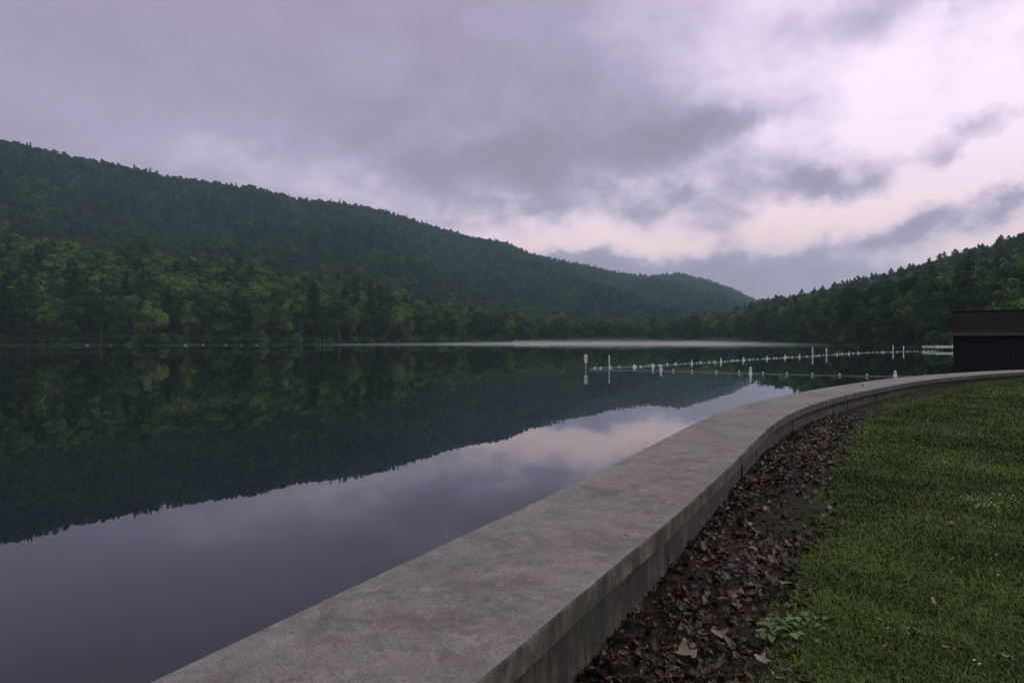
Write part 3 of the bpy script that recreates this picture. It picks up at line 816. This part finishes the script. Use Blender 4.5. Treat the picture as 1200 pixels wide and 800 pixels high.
# ------------------------------------------------------------------ shoreline bits
def shore_rock(px, s, label):
    me = bpy.data.meshes.new('shore_rock'); import bmesh
    bm = bmesh.new(); bmesh.ops.create_icosphere(bm, subdivisions=2, radius=.5)
    for v in bm.verts: v.co *= 1+.25*math.sin(v.co.x*7+px)*math.cos(v.co.y*6+px*.3); v.co.z *= .55
    bm.to_mesh(me); bm.free(); me.materials.append(M_GREY)
    o = obj('shore_rock', me); Y = float(shoreY(px)); o.location = ((px-600)/F*Y, Y+.2, .1); o.scale = (s*1.5, s, s)
    tag(o, label, 'rock', 'pale rocks along the left shore')
for k in range(16):
    px = [62, 105, 128, 150, 172, 215, 240, 262, 282, 300, 330, 352, 377, 402, 420, 455][k]
    shore_rock(px+random.uniform(-3, 3), random.uniform(.5, 1.1), 'pale grey rock at the waterline of the left wooded shore')
# fallen pale logs on the left bank
for k, (px, L, a) in enumerate([(60, 9, .1), (88, 6, -.15), (303, 7, .2), (150, 5, -.1)]):
    Y = float(shoreY(px))+1; mb = MB(); mb.tube([(-L/2, 0, 0), (0, .1, .15), (L/2, -.1, .3)], [.16, .14, .08], 7)
    mb.tube([(0, 0, .15), (.5, .2, .7)], [.07, .03], 5)
    o = mb.build('fallen_log', M_PALEB, None, True); o.location = ((px-600)/F*Y, Y, .45); o.rotation_euler = (0, 0, a)
    tag(o, ['long pale fallen log on the bank at the far left', 'short pale log on the bank right of the long one at far left', 'pale log on the bank below the bright treetops', 'small pale log on the bank between pines'][k], 'log')

# ------------------------------------------------------------------ boathouse
P0 = Vector((517/F*29, 29.0, 0)); ang = -math.atan2(517, 800)
hut = empty('boathouse', (P0.x, P0.y, 0), ang)
tag(hut, 'low dark boarded hut with dark brown shingled roof beyond the far wall', 'hut')
Lh, Dh = 9.0, 4.6; ze = 2.56; zr = 3.50
mb = MB()
mb.box((Lh/2, .06, (ze-.02)/2-.3), (Lh, .12, ze+.6), bev=.01)
mb.box((Lh/2, Dh-.06, (ze-.02)/2-.3), (Lh, .12, ze+.6))
for x in (.061, Lh-.061):
    mb.box((x, Dh/2, (ze-.02)/2-.3), (.12, Dh-.25, ze+.6))
    mb.add([(x-.05, .1, ze), (x+.05, .1, ze), (x-.05, Dh-.1, ze), (x+.05, Dh-.1, ze), (x-.05, Dh/2, zr-.1), (x+.05, Dh/2, zr-.1)], [(0,1,5,4),(2,4,5,3),(0,4,2),(1,3,5),(0,2,3,1)])
mb.build('wall', M_BOARDS, hut)
mb = MB(); ov = .22; run = Dh/2+ov; sl = (zr-ze)/(Dh/2)
for sgn in (0, 1):
    ya = -ov if sgn == 0 else Dh+ov; za = ze-ov*sl
    th_ = .09
    # courses of shingles as small steps
    nC = 9
    for c in range(nC):
        f0, f1 = c/nC, (c+1)/nC+.02
        y0 = ya+(Dh/2-ya)*f0; y1 = ya+(Dh/2-ya)*min(f1, 1); q0 = za+(zr-za)*f0+.012; q1 = za+(zr-za)*min(f1, 1)
        mb.add([(-.02, y0, q0), (Lh+.25, y0, q0), (Lh+.25, y1, q1), (-.02, y1, q1), (-.02, y0, q0-.03), (Lh+.25, y0, q0-.03), (Lh+.25, y1, q1-.03), (-.02, y1, q1-.03)], [(0,1,2,3),(7,6,5,4),(0,4,5,1),(1,5,6,2),(2,6,7,3),(3,7,4,0)])
roof = mb.build('roof', M_SHINGLE, hut)
mb = MB(); mb.box((Lh/2+.1, Dh/2, zr+.012), (Lh+.3, .22, .03), bev=.008); mb.build('ridge_cap', M_TRIM, roof)
mb = MB(); mb.box((Lh/2+.1, -ov-.02, ze-ov*sl-.045), (Lh+.28, .025, .12), bev=.004); mb.build('fascia', M_TRIM, hut)

# ------------------------------------------------------------------ float lines
def wpt(px, py, z=0):
    Y = (EYE-z)*F/(py-HOR); return Vector(((px-600)/F*Y, Y, z))
def poly_eval(pts, n):
    P = np.array([[p.x, p.y] for p in pts]); d = np.r_[0, np.cumsum(np.linalg.norm(np.diff(P, axis=0), axis=1))]
    s = np.linspace(0, d[-1], n); return np.c_[np.interp(s, d, P[:, 0]), np.interp(s, d, P[:, 1])], d[-1]
def lathe(mb, prof, n=10, c=(0, 0, 0)):
    c = Vector(c); base = len(mb.V)
    for (rr_, z) in prof:
        for k in range(n): a = 2*math.pi*k/n; mb.V.append(c+Vector((rr_*math.cos(a), rr_*math.sin(a), z)))
    for i in range(len(prof)-1):
        for k in range(n): k2 = (k+1) % n; mb.F.append((base+i*n+k, base+i*n+k2, base+(i+1)*n+k2, base+(i+1)*n+k))
    mb.F.append(tuple(base+k for k in range(n-1, -1, -1))); mb.F.append(tuple(base+(len(prof)-1)*n+k for k in range(n)))
mbf = MB(); lathe(mbf, [(.02,-.11),(.075,-.08),(.085,0),(.075,.08),(.02,.11)], 10)
FLOAT = mbf.mesh('float', M_WHITE, True)
mbf = MB(); lathe(mbf, [(.02,-.11),(.075,-.08),(.085,0),(.075,.08),(.02,.11)], 10)
FLOATB = mbf.mesh('float', M_BLUE, True)
mbf = MB(); lathe(mbf, [(.02,-.16),(.11,-.14),(.13,-.04),(.06,.0),(.06,.03),(.13,.06),(.13,.13),(.03,.16)], 12)
SPOOL = mbf.mesh('float', M_WHITE, True)
def float_line(name, pix, nf, label, fm, rope_r, lift, jitter=.25, vary=None):
    pts = [wpt(*p) for p in pix]; o0 = pts[0]
    root = empty(name, (o0.x, o0.y, 0)); tag(root, label, 'float line')
    Q, L = poly_eval(pts, 260); mb = MB()
    path = [(Q[i, 0]-o0.x+.12*math.sin(i*.9), Q[i, 1]-o0.y, .03+.02*math.sin(i*1.9)) for i in range(0, 260)]
    mb.tube(path, rope_r, 5); mb.build('rope', M_ROPE, root, True)
    Q, L = poly_eval(pts, nf)
    for i in range(1, nf-1):
        me = fm if not vary or i % 7 else vary
        o = obj('float', me, root); dx = Q[i+1]-Q[i-1]; a = math.atan2(dx[1], dx[0])
        o.location = (Q[i, 0]-o0.x+random.uniform(-jitter, jitter), Q[i, 1]-o0.y+random.uniform(-jitter, jitter)*2, lift)
        if fm is not SPOOL: o.rotation_euler = (math.pi/2+random.uniform(-.3, .3), 0, a+math.pi/2+random.uniform(-.4, .4)); o.scale = (random.uniform(.55, 1.1),)*3
    return root
far_line = [(691,432.5),(704,431),(744,430),(785,427.3),(811,426),(845,424),(881,421.3),(899,420.3),(920,419),(937,418),(952,417.3),(968,416.3),(995,414.4),(1025,413),(1059,412),(1082,411.6),(1100,411.2)]
float_line('float_line', far_line, 98, 'long rope closely strung with small white floats, the farther of two lines', FLOAT, .018, .05, .25, FLOATB)
near_line = [(691,433.5),(740,434.3),(765,434.6),(789,435.2),(811,435.7),(839.5,436.6),(866,437.4),(894,438),(922,439),(952,439.6),(984,440.2),(1016,441),(1049,441.2),(1085,441.5)]
root = empty('float_line', (wpt(691,433.5).x, wpt(691,433.5).y, 0)); tag(root, 'sagging rope with a few widely spaced white floats, the nearer of two lines', 'float line')
pts = [wpt(*p) for p in near_line]; Q, L = poly_eval(pts, 120); mb = MB()
mb.tube([(q[0]-root.location.x, q[1]-root.location.y, .03) for q in Q], .013, 5); mb.build('rope', M_ROPE, root, True)
for px, py in near_line[2:]:
    if px in (1049,): continue
    o = obj('float', SPOOL, root); p = wpt(px, py); o.location = (p.x-root.location.x, p.y-root.location.y, .09); o.rotation_euler = (random.uniform(-.15, .15), random.uniform(-.15, .15), 0); o.scale = (.52, .52, .42)
# upright marker buoys
def marker(px, py, h, label, group=None, rad=.09, blue=False):
    p = wpt(px, py); root = empty('marker_buoy', (p.x, p.y, 0)); tag(root, label, 'buoy', group)
    mb = MB(); lathe(mb, [(rad*.5,-.25),(rad*1.5,-.1),(rad*1.5,.08),(rad,.14),(rad*.95,h-.08),(rad*.6,h)], 12); mb.build('buoy_body', M_WHITE, root, True)
    mb = MB(); lathe(mb, [(rad*1.02,h*.6),(rad*1.02,h*.72)], 12); mb.build('colour_band', M_BLUE if blue else M_GREY, root, True)
    root.rotation_euler = (random.uniform(-.06, .06), random.uniform(-.06, .06), 0)
for k, (px, py, hp) in enumerate([(743,430.3,4),(765.5,429.3,4),(774.5,434,8),(811,426.3,5),(845,424.3,6),(871,422.4,5),(899,420.4,4),(920,419.2,4.5),(937,418.2,4.5),(981,415.6,3.6),(995,414.6,3.4),(1006,414,3),(1035,413,3),(1083,411.8,3)]):
    Y = EYE*F/(py-HOR); far = 'white upright marker buoy on the long far float line'
    lab = 'white upright marker buoy standing off the near end of the float lines' if k == 2 else far
    marker(px, py, hp*Y/F*.85, lab, None if k == 2 else 'marker buoys on the far float line', .065 if Y > 60 else .075, k % 3 == 1)
marker(879.5, 438.6, .48, 'tilted white marker buoy midway along the nearer float line', None, .07)
marker(1049, 441.2, .36, 'stout white marker buoy just showing over the wall edge', None, .075)
# poles
def pole(px, ytop, ywat, rad, label, sign=False):
    p = wpt(px, ywat); h = EYE-(ytop-HOR)/F*p.y
    nm = 'sign_post' if sign else 'white_pole'
    root = empty(nm, (p.x, p.y, 0)); tag(root, label, 'sign' if sign else 'pole')
    mb = MB(); mb.tube([(0, 0, -1.5), (0, 0, h*.5), (.005, 0, h-.01 if not sign else h-.05)], [rad, rad, rad*.96], 10)
    mb.build('post', M_WPAINT, root, True)
    if sign:
        mb = MB(); mb.box((0, -rad-.012, h-.31), (.25, .02, .62), bev=.004); b_ = mb.build('sign_panel', M_WHITE, root)
        m2 = MB()
        # unreadable dark rows and a square emblem, as much as the photo resolves
        y = -rad-.024
        for (x, zz, w_, h_) in ((-.045,h-.07,.035,.05),(.04,h-.07,.035,.05),(0,h-.15,.05,.02),(-.05,h-.20,.03,.05),(.05,h-.20,.03,.05),(0,h-.30,.14,.02),(0,h-.36,.12,.018),(0,h-.44,.14,.02),(0,h-.50,.10,.018)):
            m2.box((x, y, zz), (w_, .004, h_))
        m2.build('sign_marks', M_LETTER, b_)
    else:
        mb = MB(); lathe(mb, [(rad*1.05,h-.01),(rad*1.05,h+.02),(rad*.4,h+.035)], 10); mb.build('pole_cap', M_WHITE, root, True)
    root.rotation_euler = (0, random.uniform(-.015, .015), 0)
pole(686.5, 415.2, 432.3, .03, 'white post with a small white rectangular sign at the near end of the float lines', True)
pole(713.8, 416.8, 432.8, .045, 'thin bare white pole standing right of the small white sign')
pole(952.3, 407.6, 417.2, .075, 'taller white pole on the far float line, left one of the middle pair')
pole(968.5, 408, 416.2, .08, 'white pole on the far float line, right one of the middle pair')
pole(1046.5, 404.6, 412.3, .09, 'slim white pole near the far end of the float line, left of two')
pole(1058.8, 405.2, 412, .09, 'slim white pole near the far end of the float line, right of two')

# docks
p = wpt(1096, 410.2); dock = empty('floating_dock', (p.x, p.y, 0), -.05); tag(dock, 'pale grey floating dock on the water left of the dark hut', 'dock')
mb = MB(); mb.box((5, 2.5, .86), (10, 5, .12), bev=.02); mb.build('deck', M_DOCK, dock)
mb = MB(); mb.box((5, -.05, .62), (10, .08, .36), bev=.01); mb.box((-.05, 2.5, .62), (.08, 5, .36), bev=.01); mb.build('side_skirt', M_WPAINT, dock)
for x in (1.2, 4.4, 7.6):
    mb = MB(); mb.box((x, 2.4, .2), (1.7, 4, .5), bev=.1); mb.build('pontoon', M_LETTER, dock)
for x in (.4, 3.4, 6.4, 9.4):
    mb = MB(); mb.tube([(x, -.12, .1), (x, -.12, 1.15)], .07, 8); mb.build('dock_post', M_WPAINT, dock, True)
p = wpt(604, 402.6); d2 = empty('low_dock', (p.x, p.y, 0)); tag(d2, 'long low white dock on the far shore showing above the mist', 'dock')
mb = MB(); mb.box((9, 1, 1.35), (19, 2, .25), bev=.03); mb.build('deck', M_WPAINT, d2)
for x in (0, 4.5, 9, 13.5, 18):
    mb = MB(); mb.tube([(x, .2, -.5), (x, .2, 2.4 if x == 0 else 1.6)], .14, 8); mb.build('dock_post', M_WPAINT, d2, True)

# ------------------------------------------------------------------ mist and haze
def vol_material(name, col, dens, aniso=0.0):
    m = bpy.data.materials.new(name); m.use_nodes = True; t = NT(m.node_tree)
    t.N.remove(t.N['Principled BSDF']); v = t.node('ShaderNodeVolumePrincipled')
    v.inputs['Color'].default_value = (*col, 1); v.inputs['Density'].default_value = dens; v.inputs['Anisotropy'].default_value = aniso
    t.L.new(v.outputs[0], t.N['Material Output'].inputs['Volume']); return m
def lens(cx, cy, a, b_, h, ph, name='mist'):
    """a flat bank of mist lying on the water: thick in the middle, thinning to its edges"""
    V = []; Fs = []; n = 40; rings = 12
    V.append((cx, cy, h)); 
    for k in range(1, rings+1):
        f = k/rings
        for j in range(n):
            w = 2*math.pi*j/n; wob = 1+.12*math.sin(3*w+ph)+.08*math.sin(7*w+2*ph)
            zz = h*1.35*(.8*(1-f)**2+.2*(1-f*f))*(1+.3*math.sin(5*w+ph+3*f)*math.sin(f*6)) if k < rings else .03
            V.append((cx+a*f*math.cos(w)*wob, cy+b_*f*math.sin(w)*wob, max(zz, .03)))
    for j in range(n): Fs.append((0, 1+j, 1+(j+1) % n))
    for k in range(rings-1):
        for j in range(n):
            j2 = (j+1) % n; o = 1+k*n; Fs.append((o+j, o+n+j, o+n+j2, o+j2))
    Fs.append(tuple(1+(rings-1)*n+j for j in range(n-1, -1, -1)))
    return V, Fs
M_MIST = vol_material('lake_mist', (.99, .97, .99), .0065)
for k, (px, Y, a, b_, h) in enumerate([(690, 362, 80, 34, 1.9), (600, 356, 70, 30, 1.5), (545, 335, 60, 22, 1.1), (770, 372, 80, 40, 1.9), (835, 350, 60, 36, 1.6), (470, 304, 44, 16, .8), (415, 285, 34, 9, .5), (890, 315, 40, 30, 1.2), (725, 400, 110, 24, 3.0), (640, 390, 60, 16, 2.2), (930, 270, 28, 18, .8), (850, 400, 40, 16, 3.4)]):
    V, Fs = lens(0, 0, a, b_, h, k*1.7); o = obj('mist', new_mesh('mist', V, Fs, M_MIST, True)); o.location = ((px-600)/F*Y, Y, .01*(k+1))
    tag(o, 'pale bank of mist lying low on the far water', 'mist', 'mist banks on the far water', 'stuff')
M_HAZE = vol_material('thin_air_haze', (.60, .84, 1.0), .00015)
mb = MB(); mb.box((0, 1500, 195), (5400, 4300, 420)); mb.V = [v for v in mb.V]
hz = mb.build('haze', M_HAZE); tag(hz, 'thin bluish air between the camera and the far ridge', 'haze', kind='stuff')

# ------------------------------------------------------------------ world
w = bpy.data.worlds.new('World'); scene.world = w; w.use_nodes = True
t = NT(w.node_tree); bg = t.N['Background']
SUN_AZ, SUN_EL = math.radians(80), math.radians(9)
sky = t.node('ShaderNodeTexSky', sky_type='NISHITA'); sky.sun_disc = False; sky.sun_elevation = SUN_EL; sky.sun_rotation = SUN_AZ
gen = t.node('ShaderNodeTexCoord').outputs['Generated']
sp = t.node('ShaderNodeSeparateXYZ'); t.L.new(gen, sp.inputs[0])
X_, Y_, Z_ = sp.outputs
u0 = t.math('ARCTAN2', X_, Y_); v0 = t.math('ARCSINE', Z_)
# cloud-plane coordinates, so cloud texture foreshortens towards the horizon
zz = t.math('ADD', t.math('ABSOLUTE', Z_), .16)
cb = t.node('ShaderNodeCombineXYZ'); t.put(cb.inputs[0], t.math('DIVIDE', X_, zz)); t.put(cb.inputs[1], t.math('DIVIDE', Y_, zz))
cp = cb.outputs[0]
cuv = t.node('ShaderNodeCombineXYZ'); t.put(cuv.inputs[0], u0); t.put(cuv.inputs[1], v0)
wn = t.node('ShaderNodeTexNoise'); t.L.new(cuv.outputs[0], wn.inputs['Vector']); wn.inputs['Scale'].default_value = 9.5; wn.inputs['Detail'].default_value = 7; wn.inputs['Roughness'].default_value = .6
ws = t.node('ShaderNodeSeparateColor'); t.L.new(wn.outputs['Color'], ws.inputs[0])
u = t.math('ADD', u0, t.math('MULTIPLY', t.math('SUBTRACT', ws.outputs[0], .5), .11))
v = t.math('ADD', v0, t.math('MULTIPLY', t.math('SUBTRACT', ws.outputs[1], .5), .11))
def ang_of(px, py):
    a = (px-600)/F; return math.atan(a), math.atan((HOR-py)/F/math.sqrt(1+a*a))
def blob(px, py, sx, sy, wgt, rot=0.0):
    cu, cv = ang_of(px, py); du = t.math('SUBTRACT', u, cu); dv = t.math('SUBTRACT', v, cv)
    c, s = math.cos(rot), math.sin(rot)
    A = t.math('MULTIPLY_ADD', du, c/(sx/F), t.math('MULTIPLY', dv, s/(sx/F)))
    B = t.math('MULTIPLY_ADD', dv, c/(sy/F), t.math('MULTIPLY', du, -s/(sy/F)))
    r2 = t.math('MULTIPLY_ADD', A, A, t.math('MULTIPLY', B, B))
    g_ = t.math('EXPONENT', t.math('MULTIPLY', r2, -1.0))
    return t.math('MULTIPLY', g_, wgt)
base = t.node('ShaderNodeMapRange'); base.interpolation_type = 'SMOOTHSTEP'
t.put(base.inputs[0], u0); base.inputs[1].default_value = -.15; base.inputs[2].default_value = .62; base.inputs[3].default_value = .30; base.inputs[4].default_value = .96
Lm = base.outputs[0]
BL = [(650,140,190,70,-.15,.1),(710,120,50,40,-.08,.1),(700,285,220,16,.16,0),(600,110,30,16,.10,.3),(480,60,90,20,.06,.3),(690,178,150,28,-.22,.1),(840,148,80,24,-.36,.25),(1000,205,75,22,-.34,.15),(895,225,120,26,-.30,.1),(1130,158,60,13,-.45,.3),(1195,218,35,15,-.6,.3),
      (1120,255,80,24,-.46,.2),(900,334,260,30,-.62,0),(1060,190,24,22,.25,0),(1185,185,70,28,.3,0),(960,262,110,12,.2,.15),(1000,288,90,15,-.28,.2),(835,276,70,13,-.26,0),(720,246,100,15,-.16,0),(1080,2,130,24,-.38,.1),(640,330,200,30,-.12,0),(600,190,130,40,-.10,0),
      (550,145,60,24,.20,0),(765,225,60,18,.12,0),(650,262,120,18,.26,0),(640,285,160,18,.2,0),(980,245,120,12,.22,.15),(720,282,70,9,.20,0),(450,225,210,38,.17,-.2),(260,185,170,30,.12,-.2),(880,60,120,80,.06,0),(1120,100,150,90,.12,0)]
for bb in BL: Lm = t.math('ADD', Lm, blob(*bb))
nA = t.noise(cp, 1.15, 7, .56, .35); nB = t.noise(t.mapping(cuv.outputs[0], scale=(1, 1.6, 1), rot=(0, 0, -.15)), 8.5, 9, .6, .25)
Lm = t.math('ADD', Lm, t.math('MULTIPLY', t.math('SUBTRACT', nA, .5), .26))
Lm = t.math('ADD', Lm, t.math('MULTIPLY', t.math('SUBTRACT', nB, .5), t.math('MULTIPLY_ADD', t.math('MULTIPLY', t.ramp(v0, [(.22, 1.0), (.38, .22)]), t.ramp(t.math('ADD', t.math('MULTIPLY', u0, .8), .5), [(.12, 0.0), (.5, 1.0)])), 1.0, .30)))
cloud = t.ramp(Lm, [(0.0, (.33,.270,.365)), (.20, (.375,.305,.435)), (.42, (.455,.385,.56)), (.62, (.68,.57,.765)), (.82, (.95,.79,1.0)), (1.0, (1.17,.97,1.15))])
# warmer low in the gap to the right
pk = t.math('MULTIPLY', t.math('EXPONENT', t.math('MULTIPLY', t.math('POWER', t.math('DIVIDE', t.math('SUBTRACT', v0, .12), .085), 2.0), -1.0)), t.math('MULTIPLY', t.ramp(Lm, [(.35, 0.0), (.8, 1.0)]), .8))
cloud = t.mix(pk, cloud, (1.10, .80, .78))
SC = 10.0
# unseen overcast overhead and behind the camera, made brighter neutral grey to light trees
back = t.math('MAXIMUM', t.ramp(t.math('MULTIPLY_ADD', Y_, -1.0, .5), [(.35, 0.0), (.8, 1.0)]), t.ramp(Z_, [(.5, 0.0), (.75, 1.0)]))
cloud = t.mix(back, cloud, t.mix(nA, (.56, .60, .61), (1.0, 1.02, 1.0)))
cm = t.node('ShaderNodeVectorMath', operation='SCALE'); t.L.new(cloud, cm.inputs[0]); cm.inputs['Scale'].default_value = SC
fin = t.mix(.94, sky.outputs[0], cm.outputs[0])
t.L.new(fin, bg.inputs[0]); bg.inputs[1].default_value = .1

sun = bpy.data.lights.new('sun', 'SUN'); sun.energy = .9; sun.angle = math.radians(16); sun.color = (1, .86, .84)
so = bpy.data.objects.new('sun', sun); COL.objects.link(so)
d = Vector((math.sin(SUN_AZ)*math.cos(math.radians(40)), math.cos(SUN_AZ)*math.cos(math.radians(40)), math.sin(math.radians(40))))
SUN_EL = math.radians(40); sky.sun_elevation = SUN_EL
so.rotation_euler = (-d).to_track_quat('-Z', 'Y').to_euler()

# ------------------------------------------------------------------ camera
cam = bpy.data.cameras.new('camera'); cam.lens = 24.0; cam.sensor_width = 36; cam.clip_end = 9000; cam.clip_start = .05
co = bpy.data.objects.new('camera', cam); COL.objects.link(co); co.location = (0, 0, EYE)
co.rotation_euler = (math.pi/2-math.atan(2/F), 0, 0)
scene.camera = co
vs = scene.view_settings; vs.view_transform = 'Standard'; vs.look = 'None'; vs.gamma = 1; vs.exposure = 0; vs.use_curve_mapping = False
cy = scene.cycles; cy.max_bounces = 5; cy.diffuse_bounces = 1; cy.glossy_bounces = 2; cy.transparent_max_bounces = 4; cy.volume_bounces = 1
cy.use_denoising = True
